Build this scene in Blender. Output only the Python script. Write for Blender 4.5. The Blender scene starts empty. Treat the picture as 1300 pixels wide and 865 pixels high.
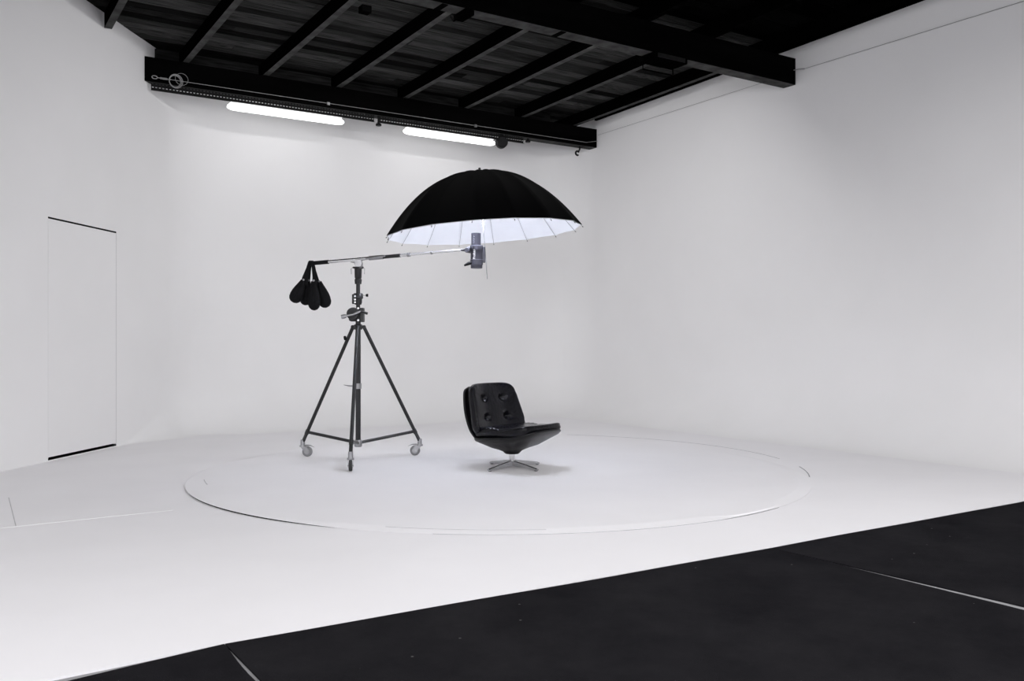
import bpy, bmesh, math, random
from math import sin, cos, pi, radians, atan2, sqrt
from mathutils import Vector, Matrix
R = random.Random(7)
S = bpy.context.scene
COL = S.collection

# ---------------------------------------------------------------- camera, world, lights, exposure
cam_data = bpy.data.cameras.new('camera')
cam_data.sensor_width = 36.0
cam_data.lens = 1142.0/1300.0*36.0
cam_data.shift_y = -1.0/1300.0
cam_data.clip_start = 0.05
cam = bpy.data.objects.new('camera', cam_data)
cam.location = (0, 0, 1.15)
cam.rotation_euler = (radians(90), 0, 0)
COL.objects.link(cam)
S.camera = cam
S.view_settings.view_transform = 'Standard'
S.view_settings.look = 'None'
S.view_settings.gamma = 1.0
S.view_settings.use_curve_mapping = False
S.view_settings.exposure = 0.0

world = bpy.data.worlds.new('world')
S.world = world
world.use_nodes = True
world.node_tree.nodes['Background'].inputs[0].default_value = (0.75, 0.78, 0.85, 1)
world.node_tree.nodes['Background'].inputs[1].default_value = 0.05

# room frame: u runs along the beams (away to the right), v runs along the rafters (away to the left)
P0 = Vector((-4.19, 10.24))
U = Vector((0.838, 0.5456)).normalized()
V = Vector((-U.y, U.x))
PHI = atan2(U.y, U.x)
EYE = 1.15
def W(u, v, z=0.0):
    p = P0 + U*u + V*v
    return Vector((p.x, p.y, z))
BACK_V = 0.8
RIGHT_U = 6.56
REAR_V = -15.0
def u_left(v):
    D = (v + 8.019)/0.7831
    X = -5.22 + 0.1007*D
    return (X + 4.19)*U.x + (D - 10.24)*U.y
def deck_z(v): return EYE + 3.41 - 0.026*v

def area(name, loc, rot, sx, sy, power, colour=(1, 1, 1), spread=180):
    d = bpy.data.lights.new(name, 'AREA')
    d.shape = 'RECTANGLE'; d.size = sx; d.size_y = sy
    d.energy = power; d.color = colour; d.spread = radians(spread)
    o = bpy.data.objects.new(name, d)
    o.location = loc; o.rotation_euler = rot
    COL.objects.link(o)
    return o
POWER = {'beam_row': 29, 'near_row': 3, 'mid_row': 36, 'far_row': 105, 'win_left': 400, 'win_right': 100, 'tubes': 5.0, 'flash': 640, 'world': 0.02}
# rows of ceiling work lights above and behind the camera
for uu, vv, g in ((-1.6, -5.2, 'near_row'), (1.0, -5.2, 'near_row'), (-3.4, -7.9, 'mid_row'), (0.4, -7.9, 'mid_row'), (3.4, -7.9, 'mid_row'), (-5.5, -11.2, 'far_row'), (-1.0, -11.2, 'far_row'), (3.0, -11.2, 'far_row')):
    area('work_light', W(uu, vv, EYE + 2.9), (0, 0, PHI), 1.5, 0.3, POWER[g], (1.0, 0.985, 0.99))
# added fill lamps without fixtures, hidden behind the nearer beam, turned towards the back wall
for uu in (1.7, 4.1):
    area('batten_light', W(uu, -3.42, EYE + 3.2), (radians(38), 0, PHI), 1.6, 0.26, POWER['beam_row'], (1.0, 0.99, 0.99))
# added fill from behind, set at made-up windows in the rear wall
for uu, g in ((-6.5, 'win_left'), (2.5, 'win_right')):
    area('window_daylight', W(uu, REAR_V + 0.15, 2.3), (radians(90), 0, PHI), 2.4, 2.2, POWER[g], (0.96, 0.965, 1.0))
world.node_tree.nodes['Background'].inputs[1].default_value = POWER['world']

# ---------------------------------------------------------------- materials
def new_mat(name):
    m = bpy.data.materials.new(name); m.use_nodes = True
    nt = m.node_tree
    return m, nt, nt.nodes['Principled BSDF']
def mat(name, col, rough=0.6, metal=0.0, var=0.1, scale=8.0, bump=0.0, bscale=60.0, coat=0.0, stretch=(1, 1, 1), spec=0.5, rand=0.0, coords='Object'):
    m, nt, b = new_mat(name)
    N, L = nt.nodes, nt.links
    tc = N.new('ShaderNodeTexCoord'); mp = N.new('ShaderNodeMapping')
    mp.inputs['Scale'].default_value = stretch
    L.new(tc.outputs[coords], mp.inputs[0])
    nz = N.new('ShaderNodeTexNoise'); nz.inputs['Scale'].default_value = scale; nz.inputs['Detail'].default_value = 5
    L.new(mp.outputs[0], nz.inputs['Vector'])
    mr = N.new('ShaderNodeMapRange')
    mr.inputs['From Min'].default_value = 0.3; mr.inputs['From Max'].default_value = 0.7
    mr.inputs['To Min'].default_value = 1-var; mr.inputs['To Max'].default_value = 1+var
    L.new(nz.outputs['Fac'], mr.inputs['Value'])
    val = mr.outputs[0]
    if rand:
        oi = N.new('ShaderNodeObjectInfo'); r2 = N.new('ShaderNodeMapRange')
        r2.inputs['To Min'].default_value = 1-rand; r2.inputs['To Max'].default_value = 1+rand
        L.new(oi.outputs['Random'], r2.inputs['Value'])
        mu = N.new('ShaderNodeMath'); mu.operation = 'MULTIPLY'
        L.new(val, mu.inputs[0]); L.new(r2.outputs[0], mu.inputs[1]); val = mu.outputs[0]
    vm = N.new('ShaderNodeVectorMath'); vm.operation = 'SCALE'
    vm.inputs[0].default_value = col
    L.new(val, vm.inputs['Scale'])
    L.new(vm.outputs[0], b.inputs['Base Color'])
    b.inputs['Roughness'].default_value = rough; b.inputs['Metallic'].default_value = metal
    b.inputs['Coat Weight'].default_value = coat
    b.inputs['Specular IOR Level'].default_value = spec
    if bump:
        n2 = N.new('ShaderNodeTexNoise'); n2.inputs['Scale'].default_value = bscale; n2.inputs['Detail'].default_value = 6
        L.new(mp.outputs[0], n2.inputs['Vector'])
        bp = N.new('ShaderNodeBump'); bp.inputs['Strength'].default_value = bump; bp.inputs['Distance'].default_value = 0.01
        L.new(n2.outputs['Fac'], bp.inputs['Height']); L.new(bp.outputs[0], b.inputs['Normal'])
    return m
def emit(name, col, strength):
    m, nt, b = new_mat(name)
    b.inputs['Base Color'].default_value = (0.9, 0.9, 0.9, 1)
    b.inputs['Emission Color'].default_value = (*col, 1); b.inputs['Emission Strength'].default_value = strength
    return m
M_wall = mat('white_wall_paint', (0.90, 0.895, 0.90), 0.75, var=0.012, scale=1.2, bump=0.03, bscale=25, spec=0.2)
M_floor = mat('white_floor_paint', (0.88, 0.87, 0.888), 0.6, var=0.015, scale=1.5, bump=0.02, bscale=30, spec=0.25)
M_concrete = mat('grey_concrete', (0.30, 0.30, 0.31), 0.8, var=0.15, scale=10, bump=0.1)
M_beam = mat('black_painted_timber', (0.002, 0.002, 0.002), 0.9, var=0.4, scale=5, bump=0.3, bscale=30, stretch=(0.15, 1, 1), spec=0.0)
M_rafter = mat('black_stained_rafter', (0.001, 0.001, 0.001), 0.9, var=0.35, scale=7, bump=0.3, bscale=30, stretch=(1, 0.15, 1), spec=0.0)
M_under = mat('dusty_unpainted_underside', (0.055, 0.055, 0.054), 0.85, var=0.4, scale=7, bump=0.3, bscale=30, stretch=(1, 1, 1), spec=0.0)  # light from below painted in: undersides paler than the black sides
M_plank = mat('dark_stained_board', (0.027, 0.027, 0.0265), 0.85, var=0.95, scale=7, bump=0.3, bscale=14, stretch=(1.2, 2.5, 1), spec=0.0, rand=0.8)
M_joint = mat('pale_grey_filler', (0.52, 0.52, 0.53), 0.8, var=0.1)
M_void = mat('flat_black_box_paint', (0.001, 0.001, 0.001), 0.9, var=0.1, spec=0.0)
M_block = mat('dark_blocking_board', (0.014, 0.014, 0.014), 0.9, var=0.6, scale=5, stretch=(0.6, 1, 8), spec=0.0, rand=0.4)
M_foot = mat('polished_steel_foot', (0.48, 0.48, 0.49), 0.26, 1.0, var=0.08)
M_plank_black = mat('black_painted_board', (0.0015, 0.0015, 0.0015), 0.9, var=0.8, scale=7, stretch=(1.2, 2.5, 1), spec=0.0, rand=0.6)  # nearer bay: missing light painted in as blacker boards and undersides
M_black = mat('matt_black_plastic', (0.006, 0.006, 0.007), 0.5, var=0.1, spec=0.15)
M_stand = mat('black_powder_coated_steel', (0.016, 0.016, 0.017), 0.42, var=0.15, scale=30, spec=0.35)
M_chrome = mat('chrome', (0.78, 0.78, 0.79), 0.16, 1.0, var=0.04)
M_alu = mat('cast_aluminium', (0.36, 0.36, 0.37), 0.42, 1.0, var=0.12, scale=30)
M_greywheel = mat('grey_rubber', (0.20, 0.20, 0.205), 0.6, var=0.1)
M_rubber = mat('black_rubber', (0.02, 0.02, 0.02), 0.7, var=0.1)
M_leather = mat('black_leather', (0.003, 0.003, 0.005), 0.22, var=0.25, scale=14, bump=0.45, bscale=38, spec=0.20)
M_shell = mat('black_leatherette_shell', (0.005, 0.005, 0.006), 0.34, var=0.2, scale=9, bump=0.15, bscale=40, spec=0.20)
M_umb_out = mat('black_umbrella_fabric', (0.0015, 0.0015, 0.0017), 0.7, var=0.1, scale=30, spec=0.02)
M_umb_in = mat('white_umbrella_lining', (0.76, 0.77, 0.80), 0.8, var=0.02, spec=0.1)
M_head = mat('slate_grey_metal_housing', (0.035, 0.035, 0.05), 0.4, var=0.08, scale=20, spec=0.5)
M_head_light = mat('light_slate_trim', (0.22, 0.22, 0.27), 0.4, var=0.05)
M_canvas = mat('black_canvas', (0.005, 0.005, 0.006), 0.75, var=0.25, scale=25, bump=0.4, bscale=60, spec=0.12)
M_wire = mat('galvanised_wire', (0.34, 0.34, 0.34), 0.5, 0.4, var=0.1, scale=40)
M_tray = mat('dark_steel_channel', (0.008, 0.008, 0.008), 0.6, 0.0, var=0.2, scale=20, spec=0.1)
M_white = mat('white_plastic', (0.8, 0.8, 0.8), 0.5, var=0.03)
M_gap = mat('unlit_void_paint', (0.008, 0.008, 0.008), 0.9, var=0.1, spec=0.1)  # near-black standing in for shade in the door recess and rim gap
M_glass = mat('frosted_flash_glass', (0.85, 0.87, 0.95), 0.4, var=0.02)
M_tube = emit('lit_fluorescent_diffuser', (1.0, 0.995, 0.99), POWER['tubes'])

def carpet_material():
    m, nt, b = new_mat('worn_black_carpet')
    N, L = nt.nodes, nt.links
    tc = N.new('ShaderNodeTexCoord')
    n1 = N.new('ShaderNodeTexNoise'); n1.inputs['Scale'].default_value = 1.6; n1.inputs['Detail'].default_value = 8; n1.inputs['Roughness'].default_value = 0.7
    L.new(tc.outputs['Object'], n1.inputs['Vector'])
    cr = N.new('ShaderNodeValToRGB')
    cr.color_ramp.elements[0].position = 0.3; cr.color_ramp.elements[0].color = (0.010, 0.0098, 0.0115, 1)
    cr.color_ramp.elements[1].position = 0.75; cr.color_ramp.elements[1].color = (0.021, 0.0203, 0.0225, 1)
    L.new(n1.outputs['Fac'], cr.inputs[0])
    n2 = N.new('ShaderNodeTexVoronoi'); n2.inputs['Scale'].default_value = 9.0
    L.new(tc.outputs['Object'], n2.inputs['Vector'])
    lt = N.new('ShaderNodeMath'); lt.operation = 'LESS_THAN'; lt.inputs[1].default_value = 0.05
    L.new(n2.outputs['Distance'], lt.inputs[0])
    sp = N.new('ShaderNodeSeparateColor'); L.new(n2.outputs['Color'], sp.inputs[0])
    gt = N.new('ShaderNodeMath'); gt.operation = 'GREATER_THAN'; gt.inputs[1].default_value = 0.72
    L.new(sp.outputs[0], gt.inputs[0])
    mu = N.new('ShaderNodeMath'); mu.operation = 'MULTIPLY'
    L.new(lt.outputs[0], mu.inputs[0]); L.new(gt.outputs[0], mu.inputs[1])
    mx = N.new('ShaderNodeMix'); mx.data_type = 'RGBA'
    L.new(mu.outputs[0], mx.inputs[0]); L.new(cr.outputs[0], mx.inputs[6]); mx.inputs[7].default_value = (0.10, 0.10, 0.10, 1)
    L.new(mx.outputs[2], b.inputs['Base Color'])
    b.inputs['Roughness'].default_value = 0.9; b.inputs['Specular IOR Level'].default_value = 0.0
    n3 = N.new('ShaderNodeTexNoise'); n3.inputs['Scale'].default_value = 180
    L.new(tc.outputs['Object'], n3.inputs['Vector'])
    bp = N.new('ShaderNodeBump'); bp.inputs['Strength'].default_value = 0.5; bp.inputs['Distance'].default_value = 0.005
    L.new(n3.outputs['Fac'], bp.inputs['Height']); L.new(bp.outputs[0], b.inputs['Normal'])
    return m
M_carpet = carpet_material()

# ---------------------------------------------------------------- mesh helpers
def obj(name, bm, m, parent=None, smooth=False, kind=None, label=None, bevel=0.0):
    me = bpy.data.meshes.new(name)
    bm.normal_update()
    bm.to_mesh(me); bm.free()
    if smooth:
        for p in me.polygons: p.use_smooth = True
    for mm in (m if isinstance(m, (list, tuple)) else [m]): me.materials.append(mm)
    o = bpy.data.objects.new(name, me); COL.objects.link(o)
    if smooth and smooth != 'all':
        for e in me.edges: pass
        try: me.set_sharp_from_angle(angle=radians(40))
        except Exception: pass
    if parent: o.parent = parent
    if kind: o['kind'] = kind
    if label: o['label'] = label
    if bevel:
        md = o.modifiers.new('bevel', 'BEVEL'); md.width = bevel; md.segments = 2; md.limit_method = 'ANGLE'
    return o
def tag(o, label, cat, group=None):
    o['label'] = label; o['category'] = cat
    if group: o['group'] = group
    return o
def thing(name, label, cat, loc=(0, 0, 0), rotz=0.0, group=None):
    o = bpy.data.objects.new(name, None); COL.objects.link(o)
    o.empty_display_size = 0.1
    o.location = loc; o.rotation_euler = (0, 0, rotz)
    return tag(o, label, cat, group)
def box(bm, x0, x1, y0, y1, z0, z1, mi=0):
    vs = [bm.verts.new((x, y, z)) for z in (z0, z1) for y in (y0, y1) for x in (x0, x1)]
    for f in ((0, 2, 3, 1), (4, 5, 7, 6), (0, 1, 5, 4), (2, 6, 7, 3), (0, 4, 6, 2), (1, 3, 7, 5)):
        bm.faces.new([vs[i] for i in f]).material_index = mi
def bx(*a):
    bm = bmesh.new(); box(bm, *a); return bm
def frame_of(d):
    d = Vector(d).normalized()
    a = Vector((0, 0, 1)) if abs(d.z) < 0.9 else Vector((1, 0, 0))
    s = d.cross(a).normalized(); t = s.cross(d).normalized()
    return d, s, t
def tube(bm, pts, r, n=12, caps=True, closed=False, flat=1.0, mi=0):
    pts = [Vector(p) for p in pts]; k = len(pts)
    rs = r if isinstance(r, (list, tuple)) else [r]*k
    rings = []; ps = None
    for i, p in enumerate(pts):
        if closed: d = pts[(i+1) % k] - pts[i-1]
        else: d = pts[min(i+1, k-1)] - pts[max(i-1, 0)]
        d, s, t = frame_of(d)
        if ps is not None:
            s = (ps - d*ps.dot(d)).normalized(); t = s.cross(d).normalized()
        ps = s
        rings.append([bm.verts.new(p + s*cos(2*pi*j/n)*rs[i] + t*sin(2*pi*j/n)*rs[i]*flat) for j in range(n)])
    m = k if closed else k-1
    for i in range(m):
        a, b = rings[i], rings[(i+1) % k]
        for j in range(n):
            f = bm.faces.new((a[j], a[(j+1) % n], b[(j+1) % n], b[j])); f.material_index = mi
    if caps and not closed:
        bm.faces.new(rings[0][::-1]).material_index = mi; bm.faces.new(rings[-1]).material_index = mi
def lathe(bm, prof, centre=(0, 0, 0), axis=(0, 0, 1), n=24):
    d, s, t = frame_of(axis); c = Vector(centre); rings = []
    for (r, z) in prof:
        if r < 1e-5: rings.append([bm.verts.new(c + d*z)])
        else: rings.append([bm.verts.new(c + d*z + s*cos(2*pi*j/n)*r + t*sin(2*pi*j/n)*r) for j in range(n)])
    for i in range(len(rings)-1):
        a, b = rings[i], rings[i+1]
        for j in range(n):
            j2 = (j+1) % n
            if len(a) == 1 and len(b) == 1: continue
            if len(a) == 1: bm.faces.new((a[0], b[j2], b[j]))
            elif len(b) == 1: bm.faces.new((a[j], a[j2], b[0]))
            else: bm.faces.new((a[j], a[j2], b[j2], b[j]))
    if len(rings[0]) > 1: bm.faces.new(rings[0][::-1])
    if len(rings[-1]) > 1: bm.faces.new(rings[-1])
def TB(pts, r, **k):
    bm = bmesh.new(); tube(bm, pts, r, **k); bmesh.ops.recalc_face_normals(bm, faces=bm.faces); return bm
def LB(prof, **k):
    bm = bmesh.new(); lathe(bm, prof, **k); bmesh.ops.recalc_face_normals(bm, faces=bm.faces); return bm

# ---------------------------------------------------------------- room shell
# plan outline of the cove: straight left wall, rounded corner, back wall, rounded corner, right wall
def left_pt(D): return Vector((-5.22 + 0.1007*D, D))
LD = Vector((0.1007, 1)).normalized()
cornL = left_pt((BACK_V + 8.019)/0.7831)
cornR = W(RIGHT_U, BACK_V).to_2d()
path = []        # (point, inward normal, floor curve radius)
def inward(d): return Vector((d.y, -d.x))
DOOR0, DOOR1, DOORH = 8.467, 9.655, 2.31
rad1 = 1.1
turn1 = LD.angle(U)
tl1 = rad1*math.tan(turn1/2)
startD = (REAR_V + 8.019)/0.7831
endD = (cornL - LD*tl1).y
def Rleft(D):
    t = min(max((D - 9.7)/(endD - 9.7), 0), 1)
    return 0.012 + 0.35*t*t*(3-2*t)
Ds = [startD, -3, 0, 3, 5, 7, 8, DOOR0, DOOR0+0.4, DOOR0+0.8, DOOR1, 9.75, 9.85, 9.95, 10.05, 10.15, 10.25, 10.35, 10.45, 10.55]
Ds = [d for d in Ds if d < endD-0.02] + [endD]
for D in Ds: path.append((left_pt(D), inward(LD), Rleft(D)))
n_left = len(path)
def arc(c0, d0, d1, rad, n, Ra, Rb):
    tl = rad*math.tan(d0.angle(d1)/2)
    start = c0 - d0*tl
    cen = start + inward(d0)*rad
    a0 = atan2(-inward(d0).y, -inward(d0).x)
    tot = d0.angle(d1)
    for i in range(1, n+1):
        a = a0 - tot*i/n
        out = Vector((cos(a), sin(a)))
        t = i/n
        path.append((cen + out*rad, -out, Ra + (Rb-Ra)*t*t*(3-2*t)))
arc(cornL, LD, U, rad1, 24, Rleft(endD), 0.75)
split1 = n_left + 11
DR = -V
rad2 = 0.78
uA = (path[-1][0]-P0).dot(U); uB = RIGHT_U - rad2
for i in range(1, 9): path.append((W(uA + (uB-uA)*i/8, BACK_V).to_2d(), inward(U), 0.75))
n_b = len(path)
arc(cornR, U, DR, rad2, 28, 0.75, 0.75)
split2 = n_b + 13
for i in range(1, 13):
    v = BACK_V - rad2 + (REAR_V - BACK_V + rad2)*i/12
    path.append((W(RIGHT_U, v).to_2d(), inward(DR), 0.75))
NA = 16
def wall_mesh(name, i0, i1, hole=False):
    bm = bmesh.new(); cols = []
    for (p, n, r) in path[i0:i1+1]:
        c = []
        for k in range(NA+1):
            a = pi/2*k/NA
            q = p + n*(r - r*sin(a))
            c.append(bm.verts.new((q.x, q.y, r - r*cos(a) + 0.0004)))
        for z in (DOORH, 3.3, 4.95):
            c.append(bm.verts.new((p.x, p.y, z)))
        cols.append(c)
    for i in range(len(cols)-1):
        for k in range(len(cols[0])-1):
            if hole and k == NA and DOOR0-1e-4 <= path[i0+i][0].y < DOOR1-1e-4: continue
            bm.faces.new((cols[i][k], cols[i][k+1], cols[i+1][k+1], cols[i+1][k]))
    return obj(name, bm, M_wall, smooth='all', kind='structure')
wall_l = wall_mesh('wall_left', 0, split1, True)
wall_b = wall_mesh('wall_back', split1, split2)
wall_r = wall_mesh('wall_right', split2, len(path)-1)
wall_l['label'] = 'white painted left studio wall with a flush door'
wall_b['label'] = 'white curved back wall of the studio cove'
wall_r['label'] = 'long white right wall of the studio cove'
# rear wall behind the camera with three tall windows made up for the fill, and a left-over return
bm = bmesh.new()
ul, ur = u_left(REAR_V), RIGHT_U
xs = [ul, -7.8, -5.2, -3.3, -0.7, 1.2, 3.8, ur]
for a, b in zip(xs[:-1], xs[1:]):
    win = (a, b) in ((-7.8, -5.2), (-3.3, -0.7), (1.2, 3.8))
    if win: box(bm, a, b, -0.2, 0, -0.02, 1.1); box(bm, a, b, -0.2, 0, 3.5, 4.99)
    else: box(bm, a, b, -0.2, 0, -0.02, 4.99)
wr = obj('wall_rear', bm, M_wall, kind='structure'); wr.location = W(0, REAR_V, 0); wr.rotation_euler = (0, 0, PHI)
for i, a in enumerate((-7.8, -3.3, 1.2)):
    bm = bmesh.new()
    for x in (a, a+1.27, a+2.54): box(bm, x, x+0.06, -0.16, -0.08, 1.1, 3.5)
    for z in (1.1, 2.27, 3.44): box(bm, a, a+2.6, -0.16, -0.08, z, z+0.06)
    w = obj('window_%d' % (i+1), bm, M_white, kind='structure'); w.location = W(0, REAR_V, 0); w.rotation_euler = (0, 0, PHI)  # frames added to go with the rear fill lamps

# white floor: everything behind the carpet edge
edge = [Vector((-1.592, 3.03)), Vector((-1.089, 3.407)), Vector((1.44, 4.984)), Vector((3.655, 6.422))]
e_right = edge[3] + U*6
e_left = edge[0] - Vector((0.503, 0.377)).normalized()*5.5
bm = bmesh.new()
outline = [e_left] + edge + [e_right, W(RIGHT_U+0.6, BACK_V+0.6).to_2d(), W(-3.0, BACK_V+1.4).to_2d(), Vector((-7.0, 2.0))]
top = [bm.verts.new((p.x, p.y, 0)) for p in outline]; bot = [bm.verts.new((p.x, p.y, -0.05)) for p in outline]
bm.faces.new(top); bm.faces.new(bot[::-1])
for i in range(len(top)):
    j = (i+1) % len(top); bm.faces.new((top[i], bot[i], bot[j], top[j]))
bmesh.ops.recalc_face_normals(bm, faces=bm.faces)
fl = obj('floor', bm, M_floor, kind='structure'); fl['label'] = 'seamless white painted studio floor'
bm = bmesh.new(); box(bm, ul-0.5, ur+0.5, REAR_V-0.3, BACK_V+1.0, -0.12, -0.009)
fc = obj('floor', bm, M_concrete, kind='structure', label='bare grey concrete subfloor seen between the black carpets'); fc.location = W(0, 0, 0); fc.rotation_euler = (0, 0, PHI)

# seams of the floor panel at far left
def strip(name, a, b, w, h, m, label):
    a = Vector(a); b = Vector(b); d = b-a
    bm = bx(0, d.length, -w/2, w/2, 0, h)
    o = obj(name, bm, m, kind='structure', label=label); o.location = (a.x, a.y, 0); o.rotation_euler = (0, 0, atan2(d.y, d.x)); return o
strip('trim_1', (-3.9, 4.943), (-2.284, 6.066), 0.008, 0.0025, M_white, 'thin white seam of the floor panel at far left')
strip('trim_2', (-3.063, 5.553), (-3.665, 6.55), 0.005, 0.001, M_joint, 'thin grey cross seam of the floor panel at far left')

# flush door
door_mid = left_pt((DOOR0+DOOR1)/2)
dang = atan2(LD.y, LD.x)
dl = (left_pt(DOOR1)-left_pt(DOOR0)).length
bm = bx(-dl/2+0.004, dl/2-0.0008, 0.001, 0.045, 0.040, DOORH-0.016)
door = obj('door_1', bm, M_wall, kind='structure', bevel=0.002, label='flush white door without handle in the left wall')
door.location = (door_mid.x, door_mid.y, 0); door.rotation_euler = (0, 0, dang)
bm = bmesh.new()
box(bm, -dl/2-0.02, -dl/2, 0.001, 0.3, 0.0, DOORH+0.02); box(bm, dl/2, dl/2+0.02, 0.001, 0.3, 0.0, DOORH+0.02)
box(bm, -dl/2-0.02, dl/2+0.02, 0.001, 0.3, DOORH, DOORH+0.03); box(bm, -dl/2, dl/2, 0.3, 0.32, 0.0, DOORH)
box(bm, -dl/2, dl/2, 0.02, 0.3, 0.0, 0.012)
obj('door_recess', bm, M_gap, door, label='dark recess behind the door')
bm = bmesh.new(); box(bm, -dl/2-0.01, -dl/2+0.012, 0.0045, 0.03, 0.03, DOORH-0.016)
box(bm, dl/2-0.006, dl/2+0.01, 0.0012, 0.03, 0.03, DOORH-0.016)
obj('door_rebate', bm, M_white, door)

# ---------------------------------------------------------------- ceiling: boards and rafters
ceil = obj('ceiling', None or bx(ul-0.3, ur+0.3, REAR_V-0.3, BACK_V+0.6, 0.0, 0.06), M_beam, kind='structure', label='black timber roof of boards on rafters')
for vtx in ceil.data.vertices: vtx.co.z += -0.026*vtx.co.y + 0.035
ceil.location = W(0, 0, deck_z(0)); ceil.rotation_euler = (0, 0, PHI)
unit = bpy.data.meshes.new('plank')
b0 = bmesh.new(); box(b0, 0, 1, -0.5, 0.5, 0, 1); b0.to_mesh(unit); b0.free(); unit.materials.append(M_plank)
unit_black = unit.copy(); unit_black.materials[0] = M_plank_black
def child_mesh(name, me, parent, loc, scale, rx=0.0):
    o = bpy.data.objects.new(name, me); COL.objects.link(o)
    o.parent = parent; o.location = loc; o.scale = scale; o.rotation_euler = (rx, 0, 0)
    return o
v = BACK_V + 0.05; row = 0
while v > -8.2:
    w = 0.150
    a = u_left(min(v, BACK_V)) - 0.12; b = RIGHT_U + 0.05
    cuts = [a]
    x = a + R.uniform(1.0, 4.5)
    while x < b - 0.8:
        if x > a + 0.8: cuts.append(x)
        x += R.uniform(3.2, 4.6)
    cuts.append(b)
    for c0, c1 in zip(cuts[:-1], cuts[1:]):
        child_mesh('plank', unit if v > -3.6 else unit_black, ceil, (c0+0.002, v - w/2, -0.026*(v-w/2) + R.uniform(-0.004, 0.004)), (c1-c0-0.004, w-0.007, 0.03), -0.026)
    v -= w; row += 1
for k in range(-6, 8):
    uu = -0.48 + 0.948*k
    if uu > RIGHT_U - 0.1: continue
    # far end of the rafter: wall_left or wall_back
    v1 = BACK_V - 0.05
    if uu < u_left(BACK_V) + 0.1:
        lo, hi = REAR_V, BACK_V
        for _ in range(40):
            mid = (lo+hi)/2
            if u_left(mid) < uu - 0.05: lo = mid
            else: hi = mid
        v1 = lo
    v0 = REAR_V + 0.05
    for va_, vb_, mu_ in ((v0, -3.68, M_plank_black), (-3.68, v1, M_under)):  # underside colour carries the light: black nearer bay, paler farther bay
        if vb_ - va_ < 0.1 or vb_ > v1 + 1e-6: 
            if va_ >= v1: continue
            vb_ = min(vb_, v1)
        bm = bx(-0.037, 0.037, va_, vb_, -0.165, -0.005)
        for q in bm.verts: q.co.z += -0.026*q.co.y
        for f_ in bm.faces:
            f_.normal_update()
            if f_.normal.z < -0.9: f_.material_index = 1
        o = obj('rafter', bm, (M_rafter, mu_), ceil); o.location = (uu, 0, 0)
# thin batten along the right wall
bm = bx(RIGHT_U-0.05, RIGHT_U-0.01, REAR_V+0.05, 0.0, -0.05, -0.006)
for q in bm.verts: q.co.z += -0.026*q.co.y
obj('batten', bm, M_rafter, ceil)
# short boards closing the gap between rafters on top of the back beam
for k in range(1, 8):
    a = -0.48 + 0.948*(k-1) + 0.04; b = min(a + 0.868, RIGHT_U-0.75)
    if b-a < 0.2: continue
    obj('blocking_board', bx(a, b, 0.19, 0.21, -0.165, -0.012), M_block, ceil)

# ---------------------------------------------------------------- beams
def beam(name, label, v_front, zb, zt, w, ua, ub):
    """ua, ub: (front, back) end positions along u"""
    t = thing(name, label, 'beam', W(ua[0], v_front, zb), PHI)
    bm = bmesh.new()
    co = [(0, 0), (ub[0]-ua[0], 0), (ub[1]-ua[0], w), (ua[1]-ua[0], w)]
    lo = [bm.verts.new((x, y, 0)) for x, y in co]; hi = [bm.verts.new((x, y, zt-zb)) for x, y in co]
    bm.faces.new(lo[::-1]); bm.faces.new(hi)
    for i in range(4): bm.faces.new((lo[i], lo[(i+1) % 4], hi[(i+1) % 4], hi[i]))
    bmesh.ops.recalc_face_normals(bm, faces=bm.faces)
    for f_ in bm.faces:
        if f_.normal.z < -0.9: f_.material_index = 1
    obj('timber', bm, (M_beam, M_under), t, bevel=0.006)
    return t
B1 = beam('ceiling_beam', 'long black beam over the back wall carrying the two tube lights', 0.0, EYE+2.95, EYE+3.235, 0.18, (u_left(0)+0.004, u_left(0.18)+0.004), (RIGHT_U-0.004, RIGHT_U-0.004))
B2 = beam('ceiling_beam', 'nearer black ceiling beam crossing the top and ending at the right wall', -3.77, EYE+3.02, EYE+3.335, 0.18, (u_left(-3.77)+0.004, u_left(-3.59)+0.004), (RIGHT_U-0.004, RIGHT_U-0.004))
# butt joints and batten scarf plates under beam 2
for uu in (1.80, 3.12):
    obj('joint_plate', bx(uu-u_left(-3.77), uu+0.06-u_left(-3.77), 0.005, 0.175, -0.006, 0), M_beam, B2)

# ---------------------------------------------------------------- slotted cable channel under the back beam
def channel(u0, u1, label):
    t = thing('cable_channel', label, 'cable tray', W(u0, 0.02, EYE+2.865), PHI)
    L = u1-u0; bm = bmesh.new()
    pitch = 0.0385; n = int(L/pitch)
    zs = [0.0, 0.027, 0.037, 0.066, 0.077, 0.084]
    def quad(x0, x1, z0, z1): bm.faces.new([bm.verts.new(p) for p in ((x0, 0, z0), (x1, 0, z0), (x1, 0, z1), (x0, 0, z1))])
    for i in range(n):
        a = i*pitch; h0 = a+0.009; h1 = a+0.0295; b = a+pitch
        for k in range(5):
            if k in (1, 3):
                quad(a, h0, zs[k], zs[k+1]); quad(h1, b, zs[k], zs[k+1])
            else: quad(a, b, zs[k], zs[k+1])
    bmesh.ops.remove_doubles(bm, verts=bm.verts, dist=1e-5)
    obj('slotted_web', bm, M_tray, t)
    obj('bottom_flange', bx(0, L, 0.0, 0.02, -0.002, 0.0), M_tray, t)
    obj('top_flange', bx(0, L, 0.0, 0.04, 0.0835, 0.085), M_tray, t)
    return t
channel(0.08, 2.86, 'slotted dark cable channel under the back beam, left length above the left tube light')
channel(2.90, 5.23, 'slotted dark cable channel under the back beam, right length above the right tube light')

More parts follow.
